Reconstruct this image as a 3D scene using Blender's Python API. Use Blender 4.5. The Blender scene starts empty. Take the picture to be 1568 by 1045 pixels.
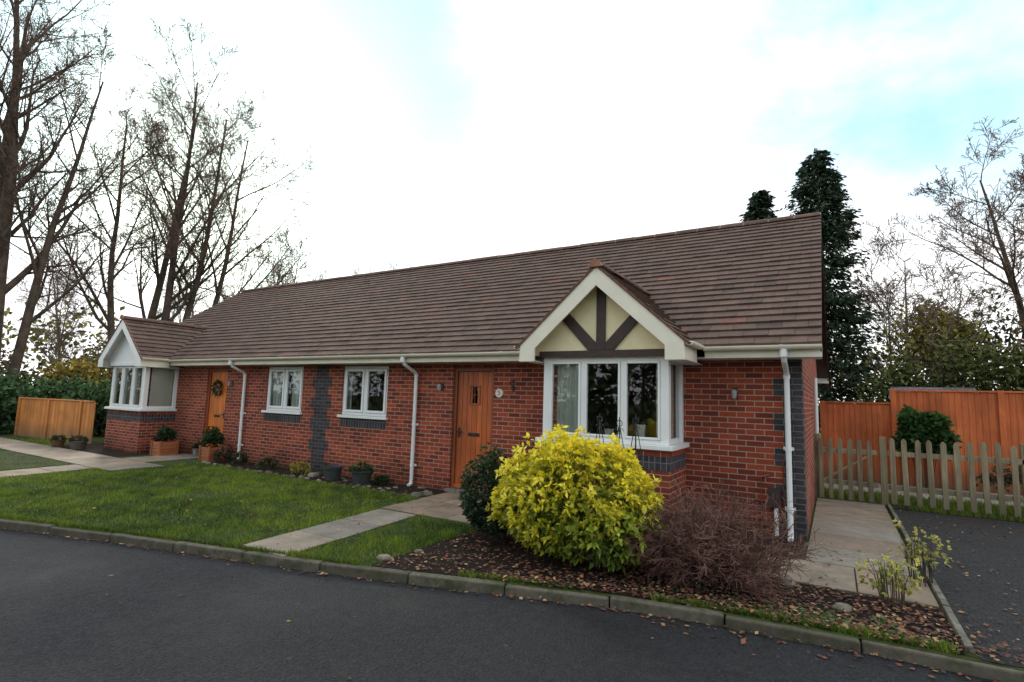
import bpy, math, random
import numpy as np
from mathutils import Vector, Matrix
random.seed(7); rs=np.random.RandomState(7)
scene=bpy.context.scene
scene.view_settings.view_transform='Standard'
try: scene.view_settings.look='None'
except Exception: pass
scene.view_settings.exposure=0

# ------------------------------------------------------------------ materials
def newmat(name):
    m=bpy.data.materials.new(name); m.use_nodes=True
    nt=m.node_tree; nt.nodes.clear()
    out=nt.nodes.new('ShaderNodeOutputMaterial')
    b=nt.nodes.new('ShaderNodeBsdfPrincipled')
    nt.links.new(b.outputs[0],out.inputs[0])
    return m,nt,b,out
def N(nt,t,**k):
    n=nt.nodes.new(t)
    for a,v in k.items(): setattr(n,a,v)
    return n
def L(nt,a,b): nt.links.new(a,b)
def ramp(nt,fac,stops):
    r=nt.nodes.new('ShaderNodeValToRGB'); e=r.color_ramp.elements
    e[0].position,e[0].color=stops[0][0],(*stops[0][1],1)
    e[1].position,e[1].color=stops[1][0],(*stops[1][1],1)
    for p,c in stops[2:]:
        x=e.new(p); x.color=(*c,1)
    L(nt,fac,r.inputs[0]); return r.outputs[0]
def noise(nt,scale,detail=4,rough=.6,vec=None):
    n=nt.nodes.new('ShaderNodeTexNoise'); n.inputs['Scale'].default_value=scale
    n.inputs['Detail'].default_value=detail; n.inputs['Roughness'].default_value=rough
    if vec is not None: L(nt,vec,n.inputs['Vector'])
    return n.outputs[0]
def objco(nt): return nt.nodes.new('ShaderNodeTexCoord').outputs['Object']
def mixc(nt,fac,a,b,mode='MIX'):
    m=nt.nodes.new('ShaderNodeMix'); m.data_type='RGBA'; m.blend_type=mode
    if isinstance(fac,(int,float)): m.inputs[0].default_value=fac
    else: L(nt,fac,m.inputs[0])
    for i,x in ((6,a),(7,b)):
        if isinstance(x,tuple): m.inputs[i].default_value=(*x,1)
        else: L(nt,x,m.inputs[i])
    return m.outputs[2]
def bump(nt,b,h,strength=.3,dist=.01):
    n=nt.nodes.new('ShaderNodeBump'); n.inputs['Strength'].default_value=strength; n.inputs['Distance'].default_value=dist
    L(nt,h,n.inputs['Height']); L(nt,n.outputs[0],b.inputs['Normal'])
def simple(name,col,rough=.5,var=.15,scale=8,bs=.1,col2=None,metal=0):
    m,nt,b,o=newmat(name); v=objco(nt)
    n=noise(nt,scale,5,.6,v)
    c2=col2 or tuple(max(0,x*(1-var*2)) for x in col)
    c=ramp(nt,n,[(.3,c2),(.7,col)])
    L(nt,c,b.inputs['Base Color']); b.inputs['Roughness'].default_value=rough; b.inputs['Metallic'].default_value=metal
    if bs: bump(nt,b,noise(nt,scale*6,3,.6,v),bs,.005)
    return m
def brickmat(name,c1,c2,mortar,soldier=False,msize=.006):
    m,nt,b,o=newmat(name)
    tc=objco(nt); sep=N(nt,'ShaderNodeSeparateXYZ'); L(nt,tc,sep.inputs[0])
    geo=nt.nodes.new('ShaderNodeNewGeometry'); sn=N(nt,'ShaderNodeSeparateXYZ'); L(nt,geo.outputs['True Normal'],sn.inputs[0])
    ab=N(nt,'ShaderNodeMath',operation='ABSOLUTE'); L(nt,sn.outputs[0],ab.inputs[0])
    gt=N(nt,'ShaderNodeMath',operation='GREATER_THAN'); L(nt,ab.outputs[0],gt.inputs[0]); gt.inputs[1].default_value=.7
    mx=N(nt,'ShaderNodeMix'); mx.data_type='FLOAT'; L(nt,gt.outputs[0],mx.inputs[0]); L(nt,sep.outputs[0],mx.inputs[2]); L(nt,sep.outputs[1],mx.inputs[3])
    cb=N(nt,'ShaderNodeCombineXYZ')
    if soldier: L(nt,mx.outputs[0],cb.inputs[1]); L(nt,sep.outputs[2],cb.inputs[0])
    else: L(nt,mx.outputs[0],cb.inputs[0]); L(nt,sep.outputs[2],cb.inputs[1])
    br=N(nt,'ShaderNodeTexBrick'); L(nt,cb.outputs[0],br.inputs['Vector'])
    br.inputs['Scale'].default_value=1; br.inputs['Brick Width'].default_value=.225; br.inputs['Row Height'].default_value=.075
    br.inputs['Mortar Size'].default_value=msize; br.inputs['Mortar Smooth'].default_value=.2
    if soldier: br.offset=0
    br.inputs['Color1'].default_value=(*c1,1); br.inputs['Color2'].default_value=(*c2,1); br.inputs['Mortar'].default_value=(*mortar,1)
    n1=noise(nt,1.2,4,.6,tc); n2=noise(nt,60,4,.7,tc)
    c=mixc(nt,1.0,br.outputs['Color'],ramp(nt,n1,[(.3,(.70,.68,.68)),(.7,(1.12,1.08,1.05))]),'MULTIPLY')
    c=mixc(nt,1.0,c,ramp(nt,n2,[(.3,(.7,.7,.7)),(.7,(1.15,1.15,1.15))]),'MULTIPLY')
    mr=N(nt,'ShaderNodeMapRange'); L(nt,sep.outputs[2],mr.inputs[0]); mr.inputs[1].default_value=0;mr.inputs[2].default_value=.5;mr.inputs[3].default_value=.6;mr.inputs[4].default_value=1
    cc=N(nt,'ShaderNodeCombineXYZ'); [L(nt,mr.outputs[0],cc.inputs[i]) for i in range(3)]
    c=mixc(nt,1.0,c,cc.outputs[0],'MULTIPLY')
    L(nt,c,b.inputs['Base Color']); b.inputs['Roughness'].default_value=.85; b.inputs['Specular IOR Level'].default_value=.25
    inv=N(nt,'ShaderNodeMath',operation='SUBTRACT'); inv.inputs[0].default_value=1; L(nt,br.outputs['Fac'],inv.inputs[1])
    ad=N(nt,'ShaderNodeMath',operation='MULTIPLY_ADD'); L(nt,n2,ad.inputs[0]); ad.inputs[1].default_value=.35; L(nt,inv.outputs[0],ad.inputs[2])
    bump(nt,b,ad.outputs[0],.6,.008)
    return m
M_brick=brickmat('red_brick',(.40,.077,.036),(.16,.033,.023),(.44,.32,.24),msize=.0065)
M_blue=brickmat('blue_brick',(.075,.07,.08),(.04,.04,.048),(.19,.16,.14))
M_blues=brickmat('blue_soldier_brick',(.07,.07,.085),(.035,.038,.048),(.2,.18,.16),soldier=True)
M_white=simple('white_upvc',(.80,.80,.79),.35,.04,3,.02)
M_cream=simple('cream_gutter',(.80,.75,.61),.4,.06,3,.03)
M_render=simple('cream_render',(.80,.69,.43),.9,.06,4,.3)
M_timber=simple('dark_timber',(.05,.026,.02),.6,.2,10,.2)
M_black=simple('black_metal',(.02,.02,.022),.4,.2,10,.1)
M_lead=simple('grey_plastic',(.35,.36,.37),.5,.1,10,.1)
def woodmat(name,c1,c2,rough=.45,axis='Z',board=0,dirty=0):
    m,nt,b,o=newmat(name); tc=objco(nt)
    mp=N(nt,'ShaderNodeMapping'); L(nt,tc,mp.inputs[0]); s=[14,14,14]; s['XYZ'.index(axis)]=.9; mp.inputs['Scale'].default_value=s
    n=noise(nt,2.5,6,.65,mp.outputs[0]); n2=noise(nt,1.7,3,.5,tc)
    c=ramp(nt,n,[(.3,c1),(.7,c2)])
    c=mixc(nt,1.0,c,ramp(nt,n2,[(.3,(.7,.7,.7)),(.7,(1.12,1.12,1.12))]),'MULTIPLY')
    geo=nt.nodes.new('ShaderNodeNewGeometry')
    c=mixc(nt,1.0,c,ramp(nt,geo.outputs['Random Per Island'],[(0,(.78,.76,.74)),(1,(1.15,1.15,1.15))]),'MULTIPLY')
    if dirty:
        sp=N(nt,'ShaderNodeSeparateXYZ'); L(nt,tc,sp.inputs[0]); mr=N(nt,'ShaderNodeMapRange'); L(nt,sp.outputs[2],mr.inputs[0]); mr.inputs[1].default_value=0;mr.inputs[2].default_value=.55;mr.inputs[3].default_value=.65;mr.inputs[4].default_value=0
        c=mixc(nt,mr.outputs[0],c,(.09,.085,.05))
    L(nt,c,b.inputs['Base Color']); b.inputs['Roughness'].default_value=rough; bump(nt,b,n,.25,.004)
    return m
M_door=woodmat('door_wood',(.36,.075,.016),(.54,.125,.026))
M_door2=woodmat('door_wood_orange',(.60,.15,.016),(.80,.22,.03))
M_dframe=woodmat('door_frame_wood',(.19,.05,.018),(.30,.085,.03))
M_ofence=woodmat('orange_fence_wood',(.46,.10,.028),(.68,.175,.05),.8,dirty=1)
M_ofence2=woodmat('left_fence_wood',(.50,.17,.035),(.70,.27,.07),.8,dirty=1)
M_picket=woodmat('weathered_wood',(.20,.165,.10),(.42,.34,.21),.85,dirty=1)
M_plank=woodmat('planter_wood',(.26,.08,.03),(.40,.13,.05),.7,'X')
def attrmat(name,rough=.6,trans=0,bs=0,spec=.4,nscale=30,moss=0):
    m,nt,b,o=newmat(name)
    a=N(nt,'ShaderNodeAttribute',attribute_name='Col')
    c=a.outputs['Color']
    if nscale:
        tc=objco(nt)
        c=mixc(nt,1.0,c,ramp(nt,noise(nt,nscale,4,.7,tc),[(.3,(.72,.72,.72)),(.7,(1.18,1.18,1.18))]),'MULTIPLY')
        if moss:
            c=mixc(nt,ramp(nt,noise(nt,5,6,.75,tc),[(.46,(0,0,0)),(.62,(moss,moss,moss))]),c,(.045,.05,.02))
    L(nt,c,b.inputs['Base Color']); b.inputs['Roughness'].default_value=rough
    b.inputs['Specular IOR Level'].default_value=spec
    if trans:
        t=N(nt,'ShaderNodeBsdfTranslucent'); L(nt,c,t.inputs[0]); mx=N(nt,'ShaderNodeMixShader'); mx.inputs[0].default_value=trans
        L(nt,b.outputs[0],mx.inputs[1]); L(nt,t.outputs[0],mx.inputs[2]); L(nt,mx.outputs[0],o.inputs[0])
    if bs: bump(nt,b,noise(nt,nscale*3,4,.7,tc),bs,.006)
    return m
M_leaf=attrmat('leaf',.45,.3,nscale=0)
M_far_leaf=attrmat('distant_leaf',.8,0,nscale=0,spec=.1)
M_grass=attrmat('grass_blade',.7,.2,0,.2,nscale=0)
M_tile=attrmat('roof_tile',.8,0,.4,.25,5)
M_dead=attrmat('dead_leaf',.8,0,nscale=0)
M_stone=attrmat('stone',.85,0,.5,.3,12,moss=.85)
def barkmat(name,c1,c2):
    m,nt,b,o=newmat(name); tc=objco(nt)
    L(nt,ramp(nt,noise(nt,3,5,.7,tc),[(.35,c1),(.65,c2)]),b.inputs['Base Color']); b.inputs['Roughness'].default_value=.9
    return m
M_bark=barkmat('bark_dark',(.04,.027,.02),(.11,.078,.055))
M_fine=barkmat('fine_twig',(.11,.068,.05),(.22,.14,.10))
M_bark2=barkmat('bark_pale',(.14,.105,.08),(.28,.21,.16))
M_twig=barkmat('twig_red',(.085,.038,.03),(.18,.09,.068))
m,nt,b,o=newmat('window_glass'); M_glass=m
nt.nodes.remove(b); g=N(nt,'ShaderNodeBsdfGlossy'); g.inputs['Roughness'].default_value=.015; g.inputs['Color'].default_value=(.9,.95,1,1)
t=N(nt,'ShaderNodeBsdfTransparent'); t.inputs[0].default_value=(.9,.93,.91,1); fr=N(nt,'ShaderNodeFresnel'); fr.inputs[0].default_value=1.6
mx=N(nt,'ShaderNodeMixShader'); mad=N(nt,'ShaderNodeMath',operation='MULTIPLY_ADD'); L(nt,fr.outputs[0],mad.inputs[0]); mad.inputs[1].default_value=1.2; mad.inputs[2].default_value=.02
L(nt,mad.outputs[0],mx.inputs[0]); L(nt,t.outputs[0],mx.inputs[1]); L(nt,g.outputs[0],mx.inputs[2]); L(nt,mx.outputs[0],o.inputs[0])
M_room=simple('room_wall',(.42,.38,.32),.9,.1,2,0)
M_curtain=simple('curtain_fabric',(.80,.81,.74),.9,.06,3,.05)
def asphalt(name,c1,c2,wet):
    m,nt,b,o=newmat(name); tc=objco(nt)
    n1=noise(nt,.55,5,.6,tc); n2=noise(nt,48,4,.9,tc); n3=noise(nt,14,5,.8,tc)
    v=N(nt,'ShaderNodeTexVoronoi'); v.inputs['Scale'].default_value=42; L(nt,tc,v.inputs['Vector'])
    c=ramp(nt,n1,[(.3,c1),(.7,c2)])
    c=mixc(nt,1.0,c,ramp(nt,n2,[(.38,(.35,.35,.35)),(.64,(2.1,2.1,2.1))]),'MULTIPLY')
    c=mixc(nt,1.0,c,ramp(nt,n3,[(.35,(.65,.65,.65)),(.65,(1.35,1.35,1.35))]),'MULTIPLY')
    c=mixc(nt,ramp(nt,v.outputs['Color'],[(.955,(0,0,0)),(.985,(.6,.6,.6))]),c,(.17,.165,.155))
    c=mixc(nt,ramp(nt,noise(nt,1.6,6,.7,tc),[(.58,(0,0,0)),(.8,(.4,.4,.4))]),c,(.055,.057,.045))
    L(nt,c,b.inputs['Base Color'])
    L(nt,ramp(nt,n1,[(.35,(wet,wet,wet)),(.65,(.85,.85,.85))]),b.inputs['Roughness'])
    b.inputs['Specular IOR Level'].default_value=.28
    mu=N(nt,'ShaderNodeMath',operation='ADD'); L(nt,n2,mu.inputs[0]); L(nt,v.outputs['Distance'],mu.inputs[1])
    bump(nt,b,mu.outputs[0],1.0,.02); return m
M_road=asphalt('asphalt',(.013,.0135,.016),(.024,.025,.029),.55)
M_drive=asphalt('drive_asphalt',(.014,.015,.0165),(.027,.028,.03),.4)
def ground(name,stops,scale,bs,bscale=40,dist=.03,rough=.95):
    m,nt,b,o=newmat(name); tc=objco(nt)
    n=noise(nt,scale,8,.7,tc); L(nt,ramp(nt,n,stops),b.inputs['Base Color']); b.inputs['Roughness'].default_value=rough
    b.inputs['Specular IOR Level'].default_value=.2
    bump(nt,b,noise(nt,bscale,5,.8,tc),bs,dist); return m
M_lawn=ground('lawn_ground',[(.3,(.022,.034,.010)),(.58,(.05,.075,.016)),(.70,(.07,.055,.03))],5,.6)
M_moss=ground('mossy_ground',[(.35,(.03,.032,.026)),(.5,(.045,.06,.022)),(.65,(.06,.085,.02))],2.2,.6)
M_far=ground('ground_grass',[(.3,(.03,.045,.015)),(.6,(.06,.09,.025))],.6,.5,8,.1)
M_soil=ground('soil',[(.3,(.012,.009,.007)),(.55,(.032,.021,.015)),(.75,(.06,.04,.026))],14,1,50,.04)
M_gravel=ground('gravel_mat',[(.35,(.12,.10,.08)),(.5,(.3,.27,.22)),(.6,(.55,.52,.46))],28,1,60,.03)
def slabmat():
    m,nt,b,o=newmat('paving_slab'); tc=objco(nt)
    a=N(nt,'ShaderNodeAttribute',attribute_name='Col')
    c=mixc(nt,1.0,a.outputs['Color'],ramp(nt,noise(nt,3,6,.7,tc),[(.3,(.55,.57,.55)),(.7,(1.1,1.08,1.05))]),'MULTIPLY')
    c=mixc(nt,ramp(nt,noise(nt,1.4,6,.75,tc),[(.46,(0,0,0)),(.70,(.7,.7,.7))]),c,(.07,.075,.04))
    L(nt,c,b.inputs['Base Color']); b.inputs['Roughness'].default_value=.7; bump(nt,b,noise(nt,70,5,.8,tc),.4,.005); return m
M_slab=slabmat()

# ------------------------------------------------------------------ mesh builder
class MB:
    def __init__(s): s.v=[]; s.f=[]; s.m=[]; s.mats=[]; s.c=[]; s.col=None
    def mi(s,mat):
        if mat not in s.mats: s.mats.append(mat)
        return s.mats.index(mat)
    def av(s,pts):
        i=len(s.v); s.v+= [tuple(p) for p in pts]; s.c+=[s.col or (1,1,1)]*len(pts); return i
    def poly(s,pts,mat): i=s.av(pts); s.f.append(tuple(range(i,i+len(pts)))); s.m.append(s.mi(mat))
    def prism(s,base,vec,mat):
        n=len(base); vec=Vector(vec); i=s.av(base); s.av([Vector(p)+vec for p in base]); k=s.mi(mat)
        s.f.append(tuple(range(i+n-1,i-1,-1))); s.f.append(tuple(range(i+n,i+2*n))); s.m+=[k,k]
        for a in range(n):
            b=(a+1)%n; s.f.append((i+a,i+b,i+n+b,i+n+a)); s.m.append(k)
    def box(s,x0,x1,y0,y1,z0,z1,mat): s.prism([(x0,y0,z0),(x1,y0,z0),(x1,y1,z0),(x0,y1,z0)],(0,0,z1-z0),mat)
    def bar(s,p0,p1,w,h,mat,up=(0,0,1)):
        p0=Vector(p0);p1=Vector(p1);d=(p1-p0).normalized(); u=Vector(up)
        if abs(d.dot(u))>.95: u=Vector((0,1,0))
        a=d.cross(u).normalized()*w/2; b2=a.cross(d).normalized()*h/2
        s.prism([p0-a-b2,p0+a-b2,p0+a+b2,p0-a+b2],p1-p0,mat)
    def tube(s,pts,rad,n,mat,cap=False):
        pts=[Vector(p) for p in pts]; k=s.mi(mat); base=len(s.v); m_=len(pts)
        if not isinstance(rad,(list,tuple)): rad=[rad]*m_
        d=(pts[1]-pts[0]).normalized(); ref=Vector((1,0,0)) if abs(d.x)<.8 else Vector((0,1,0))
        for i,p in enumerate(pts):
            if i<m_-1: d=(pts[i+1]-p)
            if d.length<1e-6: d=Vector((0,0,1))
            d=d.normalized(); a=d.cross(ref).normalized(); b=d.cross(a)
            for j in range(n):
                t=2*math.pi*j/n; q=p+(a*math.cos(t)+b*math.sin(t))*rad[i]; s.v.append((q.x,q.y,q.z)); s.c.append(s.col or (1,1,1))
        for i in range(m_-1):
            for j in range(n):
                q=base+i*n; s.f.append((q+j,q+(j+1)%n,q+n+(j+1)%n,q+n+j)); s.m.append(k)
        if cap:
            s.f.append(tuple(base+j for j in range(n))); s.m.append(k)
            s.f.append(tuple(base+(m_-1)*n+j for j in range(n))); s.m.append(k)
    def build(s,name,parent=None,bevel=0,smooth=False,col=False):
        me=bpy.data.meshes.new(name); me.from_pydata(s.v,[],s.f)
        for m in s.mats: me.materials.append(m)
        me.polygons.foreach_set('material_index',s.m)
        if smooth: me.polygons.foreach_set('use_smooth',[True]*len(s.f))
        if col:
            ca=me.color_attributes.new('Col','FLOAT_COLOR','POINT'); a=np.ones((len(s.v),4),dtype=np.float32); a[:,:3]=np.array(s.c); ca.data.foreach_set('color',a.ravel())
        me.update()
        o=bpy.data.objects.new(name,me); scene.collection.objects.link(o)
        if parent: o.parent=parent
        if bevel:
            b=o.modifiers.new('bevel','BEVEL'); b.width=bevel; b.segments=2; b.limit_method='ANGLE'
        return o
def empty(name):
    e=bpy.data.objects.new(name,None); scene.collection.objects.link(e); return e
def fast_mesh(name,V,nper,cols,mat,parent=None):
    n=len(V)//nper
    me=bpy.data.meshes.new(name); me.vertices.add(len(V)); me.vertices.foreach_set('co',np.ascontiguousarray(V,dtype=np.float32).ravel())
    me.loops.add(len(V)); me.loops.foreach_set('vertex_index',np.arange(len(V),dtype=np.int32))
    me.polygons.add(n); me.polygons.foreach_set('loop_start',np.arange(0,len(V),nper,dtype=np.int32)); 
    try: me.polygons.foreach_set('loop_total',np.full(n,nper,dtype=np.int32))
    except Exception: pass
    me.update(calc_edges=True)
    ca=me.color_attributes.new('Col','FLOAT_COLOR','POINT'); a=np.ones((len(V),4),dtype=np.float32); a[:,:3]=np.repeat(cols,nper,axis=0); ca.data.foreach_set('color',a.ravel())
    me.materials.append(mat)
    o=bpy.data.objects.new(name,me); scene.collection.objects.link(o)
    if parent: o.parent=parent
    return o
def norm(a): return a/np.maximum(np.linalg.norm(a,axis=1,keepdims=True),1e-6)
def leafquads(P,D,size,width=.5,droop=0):
    n=len(P); D=norm(D); S=norm(np.cross(D,rs.normal(size=(n,3)))); s=size[:,None]
    V=np.empty((n,4,3)); V[:,0]=P; V[:,1]=P+D*s*.5+S*s*width*.5; V[:,2]=P+D*s; V[:,2,2]-=droop*size; V[:,3]=P+D*s*.5-S*s*width*.5
    return V.reshape(-1,3)
def colvar(base,n,v=.25):
    b=np.array(base)[None,:]*(1+rs.uniform(-v,v,(n,1)))*(1+rs.uniform(-.08,.08,(n,3))); return np.clip(b,0.002,1)

# ------------------------------------------------------------------ camera
def Rm(yaw,pitch,roll):
    return Matrix.Rotation(yaw,4,'Z')@Matrix.Rotation(math.pi/2+pitch,4,'X')@Matrix.Rotation(roll,4,'Z')
cam=bpy.data.cameras.new('camera'); camo=bpy.data.objects.new('camera',cam); scene.collection.objects.link(camo)
camo.matrix_world=Matrix.Translation((.3426,-7.7578,1.6606))@Rm(.545,.1082,.0292)
cam.sensor_width=36; cam.lens=36*813.6/1568; cam.clip_end=2000; cam.clip_start=.05
scene.camera=camo

# ------------------------------------------------------------------ world + sun
sun_dir=Vector((-.894,.447,math.tan(math.radians(21)))).normalized()
w=bpy.data.worlds.new('World'); scene.world=w; w.use_nodes=True; nt=w.node_tree; nt.nodes.clear()
wo=N(nt,'ShaderNodeOutputWorld'); bg=N(nt,'ShaderNodeBackground'); L(nt,bg.outputs[0],wo.inputs[0]); bg.inputs[1].default_value=.15
sky=N(nt,'ShaderNodeTexSky'); sky.sky_type='NISHITA'; sky.sun_disc=False; sky.sun_elevation=math.radians(21); sky.sun_rotation=math.atan2(-.894,.447)
sky.air_density=1.0; sky.dust_density=1.0; sky.ozone_density=1.5
tc=N(nt,'ShaderNodeTexCoord'); gen=tc.outputs['Generated']
def dotp(v):
    d=N(nt,'ShaderNodeVectorMath',operation='DOT_PRODUCT'); L(nt,gen,d.inputs[0]); d.inputs[1].default_value=tuple(Vector(v).normalized()); return d.outputs['Value']
def mrange(x,a,b,c_,d):
    m_=N(nt,'ShaderNodeMapRange'); m_.interpolation_type='SMOOTHSTEP'; L(nt,x,m_.inputs[0]); m_.inputs[1].default_value=a; m_.inputs[2].default_value=b; m_.inputs[3].default_value=c_; m_.inputs[4].default_value=d; return m_.outputs[0]
def mth(op,a,b=None):
    m_=N(nt,'ShaderNodeMath',operation=op)
    for i,x in enumerate((a,b)):
        if x is None: continue
        if isinstance(x,(int,float)): m_.inputs[i].default_value=x
        else: L(nt,x,m_.inputs[i])
    return m_.outputs[0]
mp=N(nt,'ShaderNodeMapping'); L(nt,gen,mp.inputs[0]); mp.inputs['Scale'].default_value=(1.2,1.2,2.0); mp.inputs['Location'].default_value=(.35,.1,0)
cn=noise(nt,2.6,8,.62,mp.outputs[0])
g1=mrange(dotp((-.995,.566,.66)),.86,.985,0,1.35); g2=mrange(dotp((.14,1.2,.88)),.87,.99,0,.95); g3=mrange(dotp((.55,1.1,.42)),.95,.995,0,.65); g4=mrange(dotp((.3,-1,.9)),.7,.98,0,1); g5=mrange(dotp((-.55,.9,.86)),.93,.99,0,.7)
gap=mth('MAXIMUM',mth('MAXIMUM',g1,g2),mth('MAXIMUM',mth('MAXIMUM',g3,g5),g4))
op_=mrange(mth('ADD',mth('MULTIPLY',gap,.55),mth('MULTIPLY',cn,.95)),.62,1.18,0,1)
glow=mth('ADD',mth('MULTIPLY',mth('POWER',mth('MAXIMUM',dotp(tuple(sun_dir)),0),90),2.0),1)
cc=N(nt,'ShaderNodeVectorMath',operation='SCALE'); cc.inputs[0].default_value=(10.3,10.4,10.5); L(nt,glow,cc.inputs['Scale'])
bluer=mixc(nt,1.0,mixc(nt,1.0,sky.outputs[0],(.6,.7,.65),'MULTIPLY'),(3.0,4.9,5.8),'ADD')
c=mixc(nt,op_,cc.outputs[0],bluer); L(nt,c,bg.inputs[0])
sl=bpy.data.lights.new('sun','SUN'); sl.energy=2.0; sl.angle=math.radians(10); sl.color=(1,.90,.76)
so=bpy.data.objects.new('sun',sl); scene.collection.objects.link(so); so.rotation_euler=sun_dir.to_track_quat('Z','Y').to_euler(); so.location=(-20,10,20)

# ------------------------------------------------------------------ ground
RZ=-.085
K=[(-40,-13),(-30,-10.6),(-20,-8.3),(-12,-6.25),(-8.45,-5.22),(-7.05,-4.80),(-5.6,-4.43),(-4.31,-4.12),(-3.28,-3.82),(-2.4,-3.52),(-1.52,-3.25),(-.58,-3.06),(0,-2.98),(.7,-2.91),(1.35,-2.87),(6,-2.8),(16,-2.8)]
def ky(x):
    for (a,b),(c_,d) in zip(K,K[1:]):
        if a<=x<=c_: return b+(d-b)*(x-a)/(c_-a)
    return -3
def sheet(name,pts,z,mat,parent=None):
    mb=MB(); mb.poly([(x,y,z) for x,y in pts],mat); return mb.build(name,parent)
sheet('ground',[(-600,-600),(600,-600),(600,600),(-600,600)],-.13,M_far)
sheet('road',[(-42,-30),(-42,-13.3)]+[(x,y-.03) for x,y in K]+[(40,-2.8),(40,-12.5),(4,-13),(-6,-15.5),(-14,-18)],RZ,M_road)
sheet('lawn',[(x,y) for x,y in K]+[(16,30),(-40,30)],0,M_lawn)
def bed(name,pts): return sheet(name,pts,.006,M_soil)
bed('garden_bed',[(-3.55,-1.85),(-3.6,ky(-3.6)+.06),(-2.4,-3.46),(-1.52,-3.19),(-.58,-3.0),(0,-2.92),(.7,-2.85),(1.06,-2.83),(1.06,-1.85)])
bed('garden_bed',[(-12.1,-.05),(-12.1,-.8),(-5.5,-.75),(-5.5,-.05)])
bed('garden_bed',[(-1.4,-.93),(-.02,-.93),(-.02,.02),(-1.4,.02)])
bed('garden_bed',[(-18.2,-1.55),(-14.4,-1.55),(-14.4,-.02),(-18.2,-.02)])
sheet('driveway',[(1.14,-2.86),(1.35,-2.84),(6,-2.78),(16,-2.78),(16,3.45),(1.1,3.45)],.005,M_drive)
sheet('mossy_ground',[(-13.6,-2.72),(-17.5,-2.72),(-17.0,-4.2),(-13.35,-4.9)],.005,M_moss)
bed('garden_bed',[(1.1,3.46),(16,3.46),(16,3.95),(1.1,3.95)])
sheet('gravel',[(.0,4.9),(10,5.4),(10,7.1),(0,7.1)],.006,M_gravel)
def slabs(name,x0,x1,y0,y1,nx,ny,skewx=0):
    mb=MB()
    for i in range(nx):
        for j in range(ny):
            a=x0+(x1-x0)*i/nx; b=x0+(x1-x0)*(i+1)/nx; c_=y0+(y1-y0)*j/ny; d=y0+(y1-y0)*(j+1)/ny
            k=random.uniform(.68,.98); mb.col=random.choice([(.34*k,.27*k,.21*k),(.38*k,.28*k,.21*k),(.31*k,.27*k,.23*k)])
            g_=.006; z=.018+random.uniform(-.003,.003); s0=skewx*(c_-y0)/(y1-y0); s1=skewx*(d-y0)/(y1-y0)
            mb.prism([(a+s0+g_,c_+g_,.001),(b+s0-g_,c_+g_,.001),(b+s1-g_,d-g_,.001),(a+s1+g_,d-g_,.001)],(0,0,z),M_slab)
    return mb.build(name,None,.004,col=True)
slabs('garden_path',-5.15,-4.45,ky(-4.8)+.07,-1.9,1,3,-.22)
slabs('front_path',-5.42,1.06,-1.84,-.98,11,1)
slabs('door_path',-5.45,-4.5,-.97,-.16,2,1)
slabs('side_path',.02,1.04,-.97,3.7,1,6)
slabs('left_front_path',-24,-12.0,-2.65,-1.62,20,1)
slabs('left_door_path',-13.95,-12.9,-1.6,-.16,1,2)
slabs('left_garden_path',-12.9,-12.05,-6.1,-2.68,1,5,-.5)
mb=MB(); mb.col=(.17,.16,.13)
y=-2.75
while y<3.6: mb.box(1.07,1.12,y,y+.88,-.02,.05+random.uniform(-.006,.006),M_stone); y+=.9
mb.build('path_edging',None,.006,col=True)
mb=MB()
kp=[]
for (a,b),(c_,d) in zip(K[1:],K[2:]):
    n=max(1,int(math.hypot(c_-a,d-b)/.04))
    for i in range(n): kp.append((a+(c_-a)*i/n,b+(d-b)*i/n))
cur=kp[0]
for p in kp:
    if math.hypot(p[0]-cur[0],p[1]-cur[1])>=.915:
        dx,dy=p[0]-cur[0],p[1]-cur[1]; l=math.hypot(dx,dy); dx/=l;dy/=l; nx,ny=-dy,dx
        k=random.uniform(.7,1.2); mb.col=(.12*k,.105*k,.08*k)
        h=-.055 if cur[0]>1.3 else .006
        h+=random.uniform(-.01,.004); q=random.uniform(-.01,.01); q2=q+random.uniform(-.008,.008)
        A=(cur[0]+dx*.006,cur[1]+dy*.006);B_=(p[0]-dx*.006,p[1]-dy*.006)
        o1=-.04;o2=.06
        mb.prism([(A[0]+nx*(o1+q),A[1]+ny*(o1+q),-.14),(B_[0]+nx*(o1+q2),B_[1]+ny*(o1+q2),-.14),(B_[0]+nx*(o2+q2),B_[1]+ny*(o2+q2),-.14),(A[0]+nx*(o2+q),A[1]+ny*(o2+q),-.14)],(0,0,.14+h),M_stone)
        cur=p
mb.build('kerb',None,.014,col=True)
mb=MB()
def rock(mb,x,y,r,z=0,col=None):
    k=random.uniform(.5,1.0); mb.col=col or (.26*k,.225*k,.18*k)
    n=7
    lv=[(0,1.0),(.45,1.05),(.8,.7)]
    base=len(mb.v); off=[random.uniform(.75,1.15) for _ in range(n)]
    for hz,rr in lv:
        for j in range(n):
            t=2*math.pi*j/n; mb.v.append((x+math.cos(t)*r*rr*off[j],y+math.sin(t)*r*rr*off[j]*.8,z-.02+hz*r)); mb.c.append(mb.col)
    k_=mb.mi(M_stone)
    for i in range(2):
        for j in range(n):
            q=base+i*n; mb.f.append((q+j,q+(j+1)%n,q+n+(j+1)%n,q+n+j)); mb.m.append(k_)
    mb.f.append(tuple(base+2*n+j for j in range(n))); mb.m.append(k_)
x=-12
while x<-5.6: rock(mb,x,-.8+random.uniform(-.04,.04),random.uniform(.04,.09)); x+=random.uniform(.14,.3)
for i in range(60): rock(mb,random.uniform(-9,-5.7),random.uniform(-.7,-.1),random.uniform(.02,.06))
for i in range(30): rock(mb,random.uniform(-1.2,-.1),random.uniform(-.8,-.1),random.uniform(.02,.05))
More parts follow.
